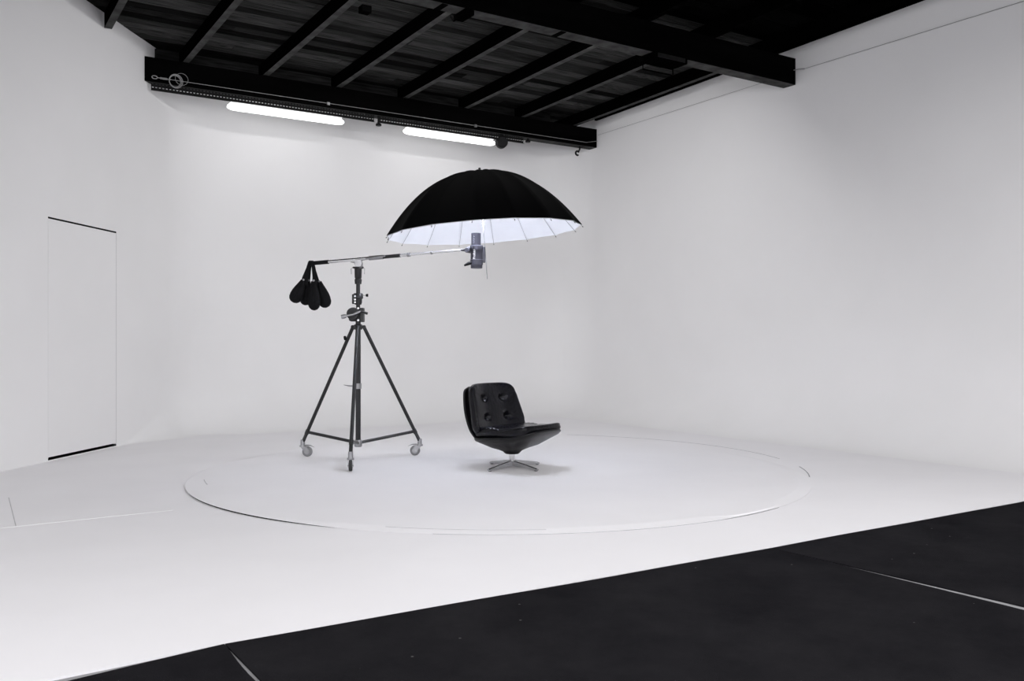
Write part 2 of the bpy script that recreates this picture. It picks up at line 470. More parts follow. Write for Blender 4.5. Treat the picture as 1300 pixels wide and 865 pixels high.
# ---------------------------------------------------------------- tube lights
def tube_light(label, u0, v, z, L=1.45, group=None):
    t = thing('tube_light', label, 'ceiling light', W(u0, v, z), PHI, group)
    # housing on top, glowing diffuser below, end caps, two brackets
    bm = bmesh.new()
    box(bm, 0.03, L-0.03, -0.035, 0.035, 0.085, 0.098)
    obj('housing', bm, M_white, t, bevel=0.003)
    prof = []
    bm = bmesh.new()
    n = 16; rings = []
    for (x, s) in ((0.0, 0.45), (0.02, 0.75), (0.06, 0.95), (0.10, 1.0), (L-0.10, 1.0), (L-0.06, 0.95), (L-0.02, 0.75), (L, 0.45)):
        rings.append([bm.verts.new((x, 0.052*s*cos(2*pi*j/n), 0.042 + 0.040*s*sin(2*pi*j/n))) for j in range(n)])
    for a, b in zip(rings[:-1], rings[1:]):
        for j in range(n): bm.faces.new((a[j], a[(j+1) % n], b[(j+1) % n], b[j]))
    bm.faces.new(rings[0][::-1]); bm.faces.new(rings[-1])
    bmesh.ops.recalc_face_normals(bm, faces=bm.faces)
    obj('diffuser', bm, M_tube, t, smooth=True)
    for x in (0.25, L-0.25):
        obj('bracket', bx(x-0.012, x+0.012, -0.02, 0.02, 0.096, 0.104), M_alu, t)
    return t
tube_light('left glowing fluorescent tube light hanging under the back beam', 0.955, 0.05, EYE+2.765, 1.48)
tube_light('right glowing fluorescent tube light under the back beam, above the umbrella', 3.30, 0.05, EYE+2.765, 1.43)

# drum and small fittings along the beam
t = thing('junction_drum', 'dark round drum under the back beam at the right end of the right tube light', 'junction box', W(4.86, 0.06, EYE+2.84), PHI)
obj('drum', LB([(0.0, -0.055), (0.07, -0.055), (0.085, -0.04), (0.085, 0.04), (0.07, 0.055), (0.0, 0.055)], axis=(0.35, 1, 0), n=28), M_black, t, smooth=True)
obj('mount', bx(-0.015, 0.015, -0.03, 0.03, 0.07, 0.11), M_black, t)
def fitting(u, label, s=1.0):
    t = thing('beam_bracket', label, 'bracket', W(u, 0.05, EYE+2.95-0.09*0 - 0.0), PHI)
    obj('stem', TB([(0, 0, 0), (0, 0, -0.10*s)], 0.012, n=8), M_black, t)
    obj('knob', LB([(0, -0.02), (0.035, -0.02), (0.04, -0.005), (0.03, 0.012), (0, 0.012)], centre=(0, 0, -0.105*s), n=14), M_black, t, smooth=True)
fitting(2.93, 'small black knob bracket under the back beam between the two tube lights')
fitting(5.31, 'small black knob bracket under the back beam just right of the slotted channel', 0.35)
t = thing('hanging_hook', 'black hook hanging under the right end of the back beam', 'hook', W(6.27, 0.06, EYE+2.95), PHI)
obj('shank', TB([(0, 0, 0), (0, 0, -0.05), (-0.03, 0, -0.09)], 0.012, n=8), M_black, t, smooth=True)
obj('curl', TB([(-0.045+0.032*cos(a*pi/6), 0, -0.11+0.032*sin(a*pi/6)) for a in range(1, 11)], 0.014, n=8), M_black, t, smooth=True)

# black device under beam 2 near its right part
t = thing('ceiling_speaker', 'black box device clamped under the nearer beam, hiding part of it', 'speaker', W(4.31, -3.77, EYE+3.02), PHI)
obj('cabinet', bx(-0.02, 0.45, -0.05, 0.20, -0.07, -0.004), M_void, t, bevel=0.01)
obj('yoke', TB([(0.0, 0.16, -0.004), (0.0, 0.16, -0.14), (0.43, 0.16, -0.14), (0.43, 0.16, -0.004)], 0.008, n=8), M_void, t)
obj('grille', bx(0.02, 0.41, -0.056, -0.05, -0.06, -0.015), M_tray, t)
t = thing('junction_box', 'small black box fixed under the nearer beam at the top centre', 'junction box', W(2.03, -3.68, EYE+3.02), PHI)
obj('body', bx(0, 0.10, -0.1, 0.12, -0.05, -0.001), M_void, t, bevel=0.006)
obj('cable', TB([(0.05, 0.12, -0.02), (0.05, 0.2, -0.02), (0.05, 0.26, 0.05)], 0.01, n=8), M_void, t)
t = thing('junction_box', 'small black box on the third visible rafter at the top edge', 'junction box', W(1.49, -2.62, EYE+3.30), PHI)
obj('body', bx(0.02, 0.12, -0.05, 0.05, -0.07, -0.001), M_void, t, bevel=0.006)

# ---------------------------------------------------------------- wires
t = thing('steel_cable', 'thin steel cable stretched along the face of the back beam', 'cable', W(0.08, -0.03, EYE+3.0), PHI)
obj('anchor_ring', TB([(0.03+0.03*cos(a*pi/6), 0, 0.018*sin(a*pi/6)) for a in range(12)], 0.005, n=6, closed=True), M_wire, t, smooth=True)
bm = bmesh.new(); tube(bm, [(0.06, 0, 0), (0.09, 0, 0)], 0.005, n=6); tube(bm, [(0.09, 0, 0.006), (0.17, 0, 0.006)], 0.005, n=6); tube(bm, [(0.09, 0, -0.006), (0.17, 0, -0.006)], 0.005, n=6); tube(bm, [(0.17, 0, 0), (0.21, 0, 0)], 0.006, n=6)
obj('turnbuckle', bm, M_wire, t)
obj('wire', TB([(0.2, 0, 0), (3, 0, 0.002), (6.25, 0, 0.0), (6.46, 0.0, 0.045)], 0.0035, n=6), M_wire, t)
for x in (2.12, 4.29): obj('wire_clip', bx(x-0.018, x+0.018, -0.01, 0.01, -0.02, 0.014), M_alu, t)
t = thing('wire_coil', 'small coil of spare wire hanging on the left end of the back beam', 'wire coil', W(0.33, -0.045, EYE+2.985), PHI)
for i in range(3):
    rr = 0.062 + 0.007*i
    obj('loop', TB([(0.004*i + rr*cos(a*pi/12), -0.004*i, rr*1.05*sin(a*pi/12)) for a in range(24)], 0.0038, n=6, closed=True), M_wire, t, smooth=True)
obj('loose_loop', TB([(0.075 + 0.072*cos(a*pi/12), 0.005, 0.035 + 0.068*sin(a*pi/12)) for a in range(24)], 0.0024, n=6, closed=True), M_wire, t, smooth=True)
t = thing('wall_cable', 'thin dark cable along the right wall, from the nearer beam to the top right', 'cable', W(RIGHT_U-0.03, -3.9, EYE+3.17), PHI)
obj('wire', TB([(0, 0, 0), (0, -8.0, 0.0)], 0.003, n=6), M_wire, t)
bm = bmesh.new(); tube(bm, [(-0.09, 0.085-0.02, -0.01), (-0.05, 0.03, 0.0), (0, -0.02, 0.0)], 0.006, n=6)
obj('turnbuckle', bm, M_alu, t)
t = thing('wall_cable', 'thin dark cable along the right wall, between the nearer beam and the back beam', 'cable', W(RIGHT_U-0.03, -3.56, EYE+3.16), PHI)
obj('wire', TB([(0, 0, 0), (0, 3.5, -0.03)], 0.0022, n=6), M_wire, t)

# ---------------------------------------------------------------- carpets
def carpet(u0, u1, v_edge0, v_edge1, label, lift=0.0, taper0=0.0, taper1=0.0):
    """rolls of carpet laid along -v; far edge v given at both sides; taper = gap growing towards the camera"""
    t = thing('carpet', label, 'carpet', W(u0, v_edge0, -0.009), PHI)
    bm = bmesh.new(); nu, nv = 24, 40; Lv = 6.0
    rows = []
    for j in range(nv+1):
        tj = (j/nv)**1.6
        r = []
        for i in range(nu+1):
            s = i/nu
            ve = v_edge0 + (v_edge1-v_edge0)*s
            vv = ve - Lv*tj
            g0 = taper0*min(1, max(0, Lv*tj-0.09)/1.2); g1 = taper1*min(1, (Lv*tj)/0.8)
            if taper1 == 0.014: g1 = taper1*max(0, sin(min(1, max(0, Lv*tj-0.05)/0.62)*pi))
            uu = u0 + g0 + (u1-g1-u0-g0)*s + 0.004*sin(vv*7+u0)*(1 if 0 < s < 1 else 0)
            z = 0.0065 + 0.0012*sin(uu*2.1+vv*1.3) + 0.0009*sin(uu*5+vv*3.1)
            r.append(bm.verts.new((uu-u0, vv-v_edge0, z)))
        rows.append(r)
    for j in range(nv):
        for i in range(nu): bm.faces.new((rows[j][i], rows[j+1][i], rows[j+1][i+1], rows[j][i+1]))
    bound = rows[0] + [r[-1] for r in rows[1:]] + rows[-1][-2::-1] + [r[0] for r in rows[-2:0:-1]]
    low = [bm.verts.new((q.co.x, q.co.y, 0.0005)) for q in bound]
    for i in range(len(bound)):
        j = (i+1) % len(bound); bm.faces.new((bound[i], bound[j], low[j], low[i]))
    bmesh.ops.recalc_face_normals(bm, faces=bm.faces)
    obj('pile', bm, M_carpet, t, smooth=True)
def uv(p): d = Vector(p)-P0; return d.dot(U), d.dot(V)
a0, a1, a2, a3 = [uv(p) for p in edge]
aL = uv(e_left)
carpet(a1[0]+0.001-2.9, a1[0]-0.002, a1[1]-0.10-0.33, a1[1]-0.002, 'black carpet length at the bottom left corner of the floor', taper1=0.014)
carpet(a1[0]+0.002, a2[0]-0.002, a1[1]-0.002, a2[1]-0.002, 'wide black carpet length in the middle foreground', taper1=0.0)
carpet(a2[0]+0.002, RIGHT_U-0.77, a2[1]-0.002, a3[1]-0.006, 'black carpet length at the right edge beyond the pale floor gap', taper0=0.050)

# ---------------------------------------------------------------- turntable
TC = Vector((-0.107, 7.90)); TZ = 0.014
t = thing('turntable', 'large low white round turntable under the stand and chair', 'turntable', (TC.x, TC.y, 0))
bm = bmesh.new(); n = 192
r_top, r_out = 2.594, 2.600
ring0, ring1, ring2, ring3 = [], [], [], []
for i in range(n):
    a = 2*pi*i/n
    # open gap under the rim on the near left side only (plaster-filled elsewhere)
    deg = math.degrees(a) % 360
    def bump(c, w): 
        d = abs((deg-c+180) % 360-180); return max(0, 1-(d/w)**4) if d < w else 0
    op = max(bump(212, 36), bump(312, 9)); r_top = 2.50 + 0.095*op
    g = 0.0008 + 0.0105*bump(212, 38) + 0.003*bump(312, 9)
    ring0.append(bm.verts.new((r_top*cos(a), r_top*sin(a), TZ)))
    ring1.append(bm.verts.new((r_out*cos(a), r_out*sin(a), min(g + 0.0015, TZ-0.0008))))
    ring2.append(bm.verts.new((r_out*cos(a), r_out*sin(a), g)))
    ring3.append(bm.verts.new((2.5*cos(a), 2.5*sin(a), g)))
bm.faces.new(ring0)
for A, B in ((ring0, ring1), (ring1, ring2), (ring2, ring3)):
    for i in range(n): bm.faces.new((A[i], B[i], B[(i+1) % n], A[(i+1) % n]))
bmesh.ops.recalc_face_normals(bm, faces=bm.faces)
disc = obj('disc', bm, M_floor, t)
bm = bmesh.new(); lathe(bm, [(2.3, 0.0006), (2.585, 0.0006), (2.585, 0.0012), (2.3, 0.0012)], n=128)
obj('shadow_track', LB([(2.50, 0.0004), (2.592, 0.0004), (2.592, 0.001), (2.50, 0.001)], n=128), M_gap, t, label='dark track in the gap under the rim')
# fine dark joint lines of the rim (far right and back, near right)
# fine hairline joints of a second ring, partly on the turntable and partly on the floor behind it
def ring_joint(name, deg0, deg1, c, r, w, label, m=None):
    k = max(4, int(abs(deg1-deg0)/1.2)); bm = bmesh.new(); prev = None
    for i in range(k+1):
        a = radians(deg0+(deg1-deg0)*i/k); q = []
        for rr in (r-w/2, r+w/2):
            p = Vector((c[0]+rr*cos(a), c[1]+rr*sin(a)))
            z = TZ if (p-TC).length < 2.594 else 0.0
            q += [bm.verts.new((p.x, p.y, z)), bm.verts.new((p.x, p.y, z+0.0012))]
        if prev:
            for x, y in ((0, 1), (1, 3), (3, 2), (2, 0)): bm.faces.new((prev[x], prev[y], q[y], q[x]))
        prev = q
    bmesh.ops.recalc_face_normals(bm, faces=bm.faces)
    return obj(name, bm, m or M_concrete, kind='structure', label=label)
RB_C = (-0.0746, 8.309)
ring_joint('trim_3', 8, 74, RB_C, 2.681, 0.007, 'thin grey curved joint in the white floor behind the turntable')
ring_joint('trim_4', -17, -3.5, RB_C, 2.681, 0.009, 'short grey curved joint at the right of the turntable')
ring_joint('trim_5', 201, 207, (-0.02, 8.25), 2.655, 0.006, 'short faint inner joint at the left of the turntable', M_joint)
ring_joint('trim_6', 255, 276, (-0.0746, 8.05), 2.681, 0.004, 'faint inner joint along the front of the turntable', M_joint)
ring_joint('trim_7', 262, 318, (TC.x, TC.y), 2.602, 0.004, 'faint joint along the front rim of the turntable')

# ---------------------------------------------------------------- boom stand
SZ = 1.0216
C = Vector((-1.448, 8.466, TZ))
st = thing('boom_stand', 'tall black wheeled tripod stand with a chrome boom arm holding the umbrella light', 'light stand', C)
st.scale = (SZ,)*3
zA = 1.235    # apex height above turntable
obj('column', TB([(0, 0, 0.13), (0, 0, zA+0.08)], 0.024, n=20), M_stand, st, smooth=True)
obj('inner_column', TB([(0.0, 0, zA+0.08), (0, 0, zA+0.60)], 0.019, n=16), M_stand, st, smooth=True)
bm = bmesh.new(); lathe(bm, [(0, -0.03), (0.036, -0.03), (0.040, -0.015), (0.040, 0.012), (0.03, 0.02), (0, 0.02)], centre=(0, 0, zA), n=24)
for k in range(3):
    a = radians(-86+120*k)
    c = Vector((0.055*cos(a), 0.055*sin(a), zA-0.004)); s = Vector((-sin(a), cos(a), 0))
    tube(bm, [c - s*0.016, c + s*0.016], 0.016, n=12)
    tube(bm, [Vector((0.02*cos(a), 0.02*sin(a), zA-0.004)), c], 0.012, n=8)
obj('apex_collar', bm, M_stand, st, smooth=True)
obj('label_sticker', bx(-0.02, 0.0, -0.0262, -0.0245, 1.16, 1.21), M_white, st, label='white sticker on the column')
RB = 0.64
for k in range(3):
    a = radians(-86+120*k)
    d = Vector((cos(a), sin(a), 0))
    top = d*0.055 + Vector((0, 0, zA)); foot = d*RB + Vector((0, 0, 0.135))
    leg = obj('leg', TB([top, foot], 0.0165, n=12), M_stand, st, smooth=True)
    # spreader bar
    on_leg = top + (foot-top)*((zA-0.235)/(zA-0.135))
    cen = d*0.03 + Vector((0, 0, 0.165))
    obj('spreader_bar', TB([cen, on_leg], 0.0145, n=10, flat=1.0), M_stand, st, smooth=True)
    obj('leg_clamp', LB([(0, -0.02), (0.02, -0.02), (0.02, 0.02), (0, 0.02)], centre=on_leg, axis=(foot-top), n=14), M_stand, leg, smooth=True)
    # caster
    sw = [radians(20), radians(200), radians(-95)][k] if False else [radians(92), radians(180), radians(-12)][k]
    yaw = {0: radians(-80), 1: radians(178), 2: radians(-6)}[k]
    f = Vector((cos(yaw), sin(yaw), 0)); s = Vector((-sin(yaw), cos(yaw), 0))
    base = d*RB
    wheel_c = base + f*0.045 + Vector((0, 0, 0.048))
    bm = bmesh.new()
    tube(bm, [base + Vector((0, 0, 0.095)), base + Vector((0, 0, 0.16))], [0.022, 0.02], n=14)
    tube(bm, [base + Vector((0, 0, 0.092)), base + Vector((0, 0, 0.106))], 0.03, n=16)
    for sg in (-1, 1):
        off = s*0.021*sg
        q = [base - f*0.02 + off + Vector((0, 0, 0.1)), base + f*0.05 + off + Vector((0, 0, 0.095)), wheel_c + f*0.018 + off - Vector((0, 0, 0.012)), wheel_c - f*0.014 + off - Vector((0, 0, 0.012))]
        va = [bm.verts.new(p) for p in q]; vb = [bm.verts.new(p + s*0.003*sg) for p in q]
        bm.faces.new(va); bm.faces.new(vb[::-1])
        for i in range(4): bm.faces.new((va[i], vb[i], vb[(i+1) % 4], va[(i+1) % 4]))
    tube(bm, [wheel_c - s*0.026, wheel_c + s*0.026], 0.008, n=8)
    bmesh.ops.recalc_face_normals(bm, faces=bm.faces)
    obj('caster_fork', bm, M_alu, leg, smooth=True)
    obj('wheel', LB([(0.012, -0.016), (0.040, -0.016), (0.048, -0.009), (0.048, 0.009), (0.040, 0.016), (0.012, 0.016)], centre=wheel_c, axis=s, n=28), M_rubber if k == 0 else M_greywheel, leg, smooth=True)
    obj('wheel_hub', LB([(0, -0.018), (0.026, -0.018), (0.026, 0.018), (0, 0.018)], centre=wheel_c, axis=s, n=20), M_alu, leg, smooth=True)
    bm = bmesh.new()
    p0 = base + f*0.03 + Vector((0, 0, 0.108)); p1 = base + f*0.115 + Vector((0, 0, 0.088))
    if k: tube(bm, [p0, (p0+p1)/2 + Vector((0, 0, 0.008)), p1], [0.016, 0.012, 0.003], n=10, flat=0.35)
    else: tube(bm, [p0 - f*0.02, p0 + f*0.012], 0.012, n=8, flat=0.4)
    obj('brake_pedal', bm, M_alu, leg, smooth=True)
obj('bottom_hub', LB([(0, 0.125), (0.03, 0.125), (0.036, 0.135), (0.036, 0.18), (0.028, 0.19), (0, 0.19)], n=20), M_alu, st, smooth=True)
# knob on the left leg
a = radians(154); d = Vector((cos(a), sin(a), 0)); top = d*0.055 + Vector((0, 0, zA)); foot = d*RB + Vector((0, 0, 0.135))
p = top + (foot-top)*0.10
obj('leg_knob', LB([(0, -0.012), (0.018, -0.012), (0.022, 0.0), (0.018, 0.012), (0, 0.012)], centre=p + Vector((-0.026, -0.006, 0.002)), axis=(1, 0.1, 0.2), n=14), M_black, st, smooth=True)
# mid collar with level lever
bm = bmesh.new(); lathe(bm, [(0.0, -0.025), (0.031, -0.025), (0.031, 0.025), (0, 0.025)], centre=(0, 0, 0.685), n=20)
obj('middle_collar', bm, M_alu, st, smooth=True)
obj('collar_lever', TB([(-0.02, -0.02, 0.685), (-0.07, -0.04, 0.688), (-0.125, -0.05, 0.698)], [0.014, 0.012, 0.003], n=10, flat=0.6), M_alu, st, smooth=True)
# crank gearbox
g = zA + 0.085
gb = obj('gear_box', bx(-0.085, 0.03, -0.035, 0.035, g-0.04, g+0.075), M_stand, st, bevel=0.022)
obj('gear_housing', LB([(0, -0.03), (0.055, -0.03), (0.06, 0.0), (0.055, 0.02), (0, 0.02)], centre=(-0.04, -0.03, g+0.03), axis=(0.1, 1, 0), n=24), M_stand, st, smooth=True)
obj('side_plate', bx(0.022, 0.055, -0.04, 0.04, g-0.045, g+0.085), M_stand, st, bevel=0.006)
bm = bmesh.new(); tube(bm, [(-0.115, -0.10, g+0.005), (-0.03, -0.09, g+0.022), (0.04, -0.085, g+0.055)], 0.011, n=10)
obj('crank_handle', bm, M_alu, st, smooth=True)
obj('crank_grip', TB([(0.03, -0.085, g+0.055), (0.10, -0.075, g+0.03)], 0.012, n=10), M_stand, st, smooth=True)
obj('crank_end', LB([(0, -0.022), (0.018, -0.022), (0.02, 0), (0.018, 0.022), (0, 0.022)], centre=(-0.115, -0.10, g+0.003), axis=(1, 0.1, 0.2), n=14), M_alu, st, smooth=True)
for dz in (0.08, -0.03): obj('bolt', LB([(0, -0.006), (0.009, -0.006), (0.009, 0.006), (0, 0.006)], centre=(0.008, -0.042, g+dz), axis=(0, 1, 0), n=10), M_chrome, st)
# upper collar with knob
h = zA + 0.20
obj('upper_collar', LB([(0, 0), (0.03, 0), (0.036, 0.02), (0.036, 0.05), (0.046, 0.06), (0.046, 0.095), (0.038, 0.105), (0, 0.105)], centre=(0, 0, h), n=20), M_stand, st, smooth=True)
obj('clamp_block', bx(-0.05, -0.01, -0.045, -0.005, h+0.005, h+0.095), M_stand, st, bevel=0.006)
for dz in (0.02, 0.045, 0.075): obj('bolt', LB([(0, -0.005), (0.008, -0.005), (0.008, 0.005), (0, 0.005)], centre=(-0.02, -0.048, h+dz), axis=(0, 1, 0), n=10), M_chrome, st)
obj('knob_stem', TB([(0.03, -0.01, h+0.085), (0.08, -0.02, h+0.085)], 0.004, n=8), M_chrome, st)
obj('knob', LB([(0, -0.01), (0.012, -0.01), (0.014, 0.01), (0, 0.01)], centre=(0.085, -0.02, h+0.085), axis=(1, 0, 0), n=12), M_black, st, smooth=True)
# top sleeve, flange and hanging pins
k0 = zA + 0.43
obj('top_sleeve', LB([(0, -0.02), (0.030, -0.02), (0.032, 0.0), (0.034, 0.02), (0.026, 0.03), (0.032, 0.04), (0.034, 0.12), (0.05, 0.125), (0.052, 0.137), (0.0, 0.137)], centre=(0, 0, k0-0.02), n=20), M_stand, st, smooth=True)
for sx in (-1, 1):
    obj('locking_pin', TB([(0.05*sx, -0.01, k0+0.108), (0.062*sx, -0.015, k0+0.10), (0.060*sx, -0.015, k0+0.05)], 0.003, n=6), M_alu, st)
# boom
BP = Vector((0, 0, 1.854)); BE = Vector((0.967, -0.287, 1.910)); bd = (BE-BP)
BL = BP - bd*0.485
bm = bmesh.new()
lathe(bm, [(0, 0), (0.016, 0), (0.016, 0.03), (0.028, 0.035), (0.028, 0.05), (0, 0.05)], centre=(0, 0, k0+0.115), n=16)
for sy in (-1, 1):
    q = [(-0.035, -0.006), (0.03, -0.006), (0.04, -0.04), (0.02, -0.09), (-0.015, -0.10), (-0.03, -0.05)]
    va = [bm.verts.new((x, 0.022*sy, 1.852+z)) for x, z in q]; vb = [bm.verts.new((x, 0.027*sy, 1.852+z)) for x, z in q]
    bm.faces.new(va); bm.faces.new(vb[::-1])
    for i in range(6): bm.faces.new((va[i], vb[i], vb[(i+1) % 6], va[(i+1) % 6]))
tube(bm, [(0, -0.035, 1.80), (0, 0.035, 1.80)], 0.014, n=12)
bmesh.ops.recalc_face_normals(bm, faces=bm.faces)
obj('swivel_head', bm, M_alu, st, smooth=True)
obj('swivel_lever', TB([(0.0, -0.03, 1.775), (0.03, -0.05, 1.772), (0.055, -0.055, 1.785)], [0.007, 0.006, 0.005], n=8), M_alu, st, smooth=True)
obj('swivel_lever', TB([(-0.02, -0.03, 1.82), (-0.06, -0.045, 1.825)], [0.006, 0.004], n=8), M_alu, st, smooth=True)
obj('boom_tube', TB([BL + bd*0.10, BP + bd*0.50], 0.0155, n=14), M_chrome, st, smooth=True)
obj('boom_extension', TB([BP + bd*0.50, BE], 0.0115, n=14), M_chrome, st, smooth=True)
obj('boom_grip', TB([BL - bd*0.005, BL + bd*0.185], 0.019, n=14), M_black, st, smooth=True, label='black foam grip on the rear end of the boom')
obj('boom_band', TB([BP + bd*0.16, BP + bd*0.42], 0.0165, n=14), M_stand, st, smooth=True, label='black section of the boom tube')
bm = bmesh.new()
tube(bm, [BP + bd*0.11, BP + bd*0.25], 0.0185, n=14, flat=1.1)
tube(bm, [BP + bd*0.08 + Vector((0, -0.03, -0.004)), BP + bd*0.27 + Vector((0, -0.035, 0.006))], [0.006, 0.009], n=8)
obj('boom_clamp', bm, M_alu, st, smooth=True)
obj('extension_lock', LB([(0, -0.015), (0.019, -0.015), (0.019, 0.015), (0, 0.015)], centre=BP + bd*0.50, axis=bd, n=16), M_alu, st, smooth=True)
obj('extension_lock', LB([(0, -0.008), (0.016, -0.008), (0.016, 0.008), (0, 0.008)], centre=BP + bd*0.72, axis=bd, n=16), M_alu, st, smooth=True)
obj('spigot', TB([BE - bd*0.01, BE + bd*0.03], 0.008, n=10), M_stand, st)

# ---------------------------------------------------------------- sandbags on the boom's rear end
def pouch(bm, top, bot, w, th, skew=0.0):
    """flat tear-drop pouch: narrow at the top, full and blunt at the bottom"""
    top = Vector(top); bot = Vector(bot); n = 18
    prof = [(0.0, 0.38), (0.08, 0.46), (0.2, 0.60), (0.35, 0.78), (0.5, 0.93), (0.65, 1.0), (0.8, 0.97), (0.9, 0.80), (0.97, 0.50), (1.0, 0.12)]
    d = (bot-top); ax = Vector((1, 0, 0)) - d*(d.x/d.length_squared); ax.normalize()
    rings = []
    for (s, r) in prof:
        c = top + d*s + ax*skew*sin(pi*s)
        rings.append([bm.verts.new(c + ax*(w/2*r*cos(2*pi*j/n)) + Vector((0, 1, 0))*(th/2*r*(abs(sin(2*pi*j/n))**0.8)*(1 if sin(2*pi*j/n) >= 0 else -1))) for j in range(n)])
    for a, b in zip(rings[:-1], rings[1:]):
        for j in range(n): bm.faces.new((a[j], a[(j+1) % n], b[(j+1) % n], b[j]))
    bm.faces.new(rings[0][::-1]); bm.faces.new(rings[-1])
    bmesh.ops.recalc_face_normals(bm, faces=bm.faces)
px = 0.00737
tip = C + BL*SZ
def sandbag(label, at_x, lobes):
    t = thing('sandbag', label, 'sandbag', tip + Vector((at_x, 0, 0)), 0, 'saddle sandbags on the boom')
    t.scale = (SZ,)*3
    for (tx, ty, bx_, by, w, yy) in lobes:
        top = Vector((tx*px, yy, -ty*px)); bot = Vector((bx_*px, yy*1.2, -by*px))
        bm = bmesh.new(); pouch(bm, top, bot, w*px, 0.085)
        p = obj('pouch', bm, M_canvas, t, smooth=True)
        bm = bmesh.new(); tube(bm, [top + Vector((0, -0.03, -0.004)), top*0.2 + bot*0.8 + Vector((0, -0.044, 0))], 0.0035, n=6)
        obj('seam', bm, M_canvas, p)
        obj('ring', LB([(0.006, -0.002), (0.010, -0.002), (0.010, 0.002), (0.006, 0.002)], centre=top + Vector((0.01, -0.035, 0.004)), axis=(0.2, 1, 0), n=12), M_alu, t)
    return t
def strap(t, pts, ws):
    bm = bmesh.new(); n = len(pts); R_ = []
    for (x, z, y), w in zip(pts, ws):
        R_.append([bm.verts.new((x*px + sx*w*px/2, y + sy*0.004, -z*px)) for sx, sy in ((-1, -1), (1, -1), (1, 1), (-1, 1))])
    for a, b in zip(R_[:-1], R_[1:]):
        for j in range(4): bm.faces.new((a[j], a[(j+1) % 4], b[(j+1) % 4], b[j]))
    bm.faces.new(R_[0][::-1]); bm.faces.new(R_[-1])
    bmesh.ops.recalc_face_normals(bm, faces=bm.faces)
    obj('strap', bm, M_canvas, t)
sb = sandbag('black saddle sandbag hanging at the very end of the boom, left of the other', 0.0, [(-8, 22, -20.5, 50, 17, -0.04), (-4, 22, -8.5, 53, 15, 0.03)])
strap(sb, [(-0.5, -3.6, 0.0), (-0.9, -1, -0.030), (-2.5, 6, -0.032), (-5.5, 18, -0.036), (-7, 28, -0.045)], [3, 3, 4, 8, 9])
strap(sb, [(-0.5, -3.6, 0.0), (-0.9, -1, 0.030), (-2.5, 8, 0.032), (-5, 24, 0.035)], [3, 3, 4, 6])
sb = sandbag('black saddle sandbag hanging right of the end one, nearer the stand', 0.012, [(3.5, 23, 5.0, 60, 16, -0.05), (8, 23, 17.5, 56, 17, 0.035)])
strap(sb, [(0.6, -3.6, 0.0), (1.0, -1, -0.030), (2.4, 6, -0.034), (4.6, 18, -0.042), (5.4, 28, -0.055)], [2.6, 2.6, 3, 5, 7])
strap(sb, [(0.6, -3.6, 0.0), (1.0, -1, 0.030), (2.6, 8, 0.032), (6, 24, 0.036)], [2.6, 2.6, 3, 6])

# ---------------------------------------------------------------- flash head
UD = 8.0
H0 = Vector((-0.322, 8.173, 1.799))
fh = thing('flash_head', 'slate grey studio flash head pointing up into the umbrella', 'flash head', H0)
fh.scale = (SZ,)*3
obj('body', LB([(0, 0.0), (0.050, 0.0), (0.052, 0.005), (0.052, 0.028), (0.057, 0.032), (0.057, 0.072), (0.0535, 0.076), (0.0535, 0.155), (0.056, 0.158), (0.0575, 0.165), (0.0575, 0.195), (0.055, 0.201), (0, 0.201)], n=32), M_head, fh, smooth=True)
obj('trim_ring', LB([(0.054, 0.0735), (0.0585, 0.0735), (0.0585, 0.077), (0.054, 0.077)], n=32), M_head_light, fh)
obj('trim_ring', LB([(0.05, 0.198), (0.0585, 0.198), (0.0585, 0.203), (0.05, 0.203)], n=32), M_head_light, fh)
obj('front_tube', LB([(0, 0.201), (0.043, 0.201), (0.043, 0.312), (0.038, 0.312), (0.038, 0.302), (0, 0.302)], centre=(-0.004, 0, 0), n=32), M_head, fh, smooth=True)
obj('flash_glass', LB([(0, 0.300), (0.036, 0.300), (0.034, 0.306), (0.02, 0.309), (0, 0.310)], centre=(-0.004, 0, 0), n=24), M_glass, fh, smooth=True)
obj('shaft_holder', bx(0.045, 0.078, -0.012, 0.012, 0.05, 0.19), M_head, fh, bevel=0.004)
bm = bmesh.new()
tube(bm, [(-0.05, -0.01, 0.165), (-0.10, -0.005, 0.160)], [0.034, 0.020], n=14)
tube(bm, [(-0.10, -0.005, 0.160), (-0.145, 0.0, 0.165)], [0.011, 0.009], n=12)
obj('mounting_bracket', bm, M_head, fh, smooth=True)
obj('bracket_knob', LB([(0, -0.012), (0.02, -0.012), (0.022, 0.0), (0.02, 0.012), (0, 0.012)], centre=(-0.085, -0.03, 0.160), axis=(0, 1, 0), n=16), M_head, fh, smooth=True)
obj('tilt_handle', TB([(-0.03, -0.02, 0.052), (-0.07, -0.03, 0.04), (-0.108, -0.035, 0.022)], [0.017, 0.02, 0.010], n=12, flat=0.8), M_black, fh, smooth=True)
def text_mesh(body, size, m, parent, name, loc, rot):
    cu = bpy.data.curves.new(name, 'FONT'); cu.body = body; cu.size = size; cu.extrude = 0.0006; cu.offset = size*0.02
    cu.align_x = 'CENTER'; cu.align_y = 'CENTER'
    tmp = bpy.data.objects.new('tmp_text', cu); COL.objects.link(tmp)
    dg = bpy.context.evaluated_depsgraph_get(); me = bpy.data.meshes.new_from_object(tmp.evaluated_get(dg))
    bpy.data.objects.remove(tmp)
    me.materials.clear(); me.materials.append(m); me.name = name
    o = bpy.data.objects.new(name, me); COL.objects.link(o); o.parent = parent; o.location = loc; o.rotation_euler = rot
    return o
text_mesh('Profoto', 0.028, M_white, fh, 'lettering', (-0.018, -0.0545, 0.122), (radians(90), radians(-90), 0))
bm = bmesh.new()
for i in range(7):
    z = 0.22+0.011*i; box(bm, -0.024, -0.024+(0.006 if i % 2 else 0.003), -0.0425, -0.0385, z, z+0.0035)
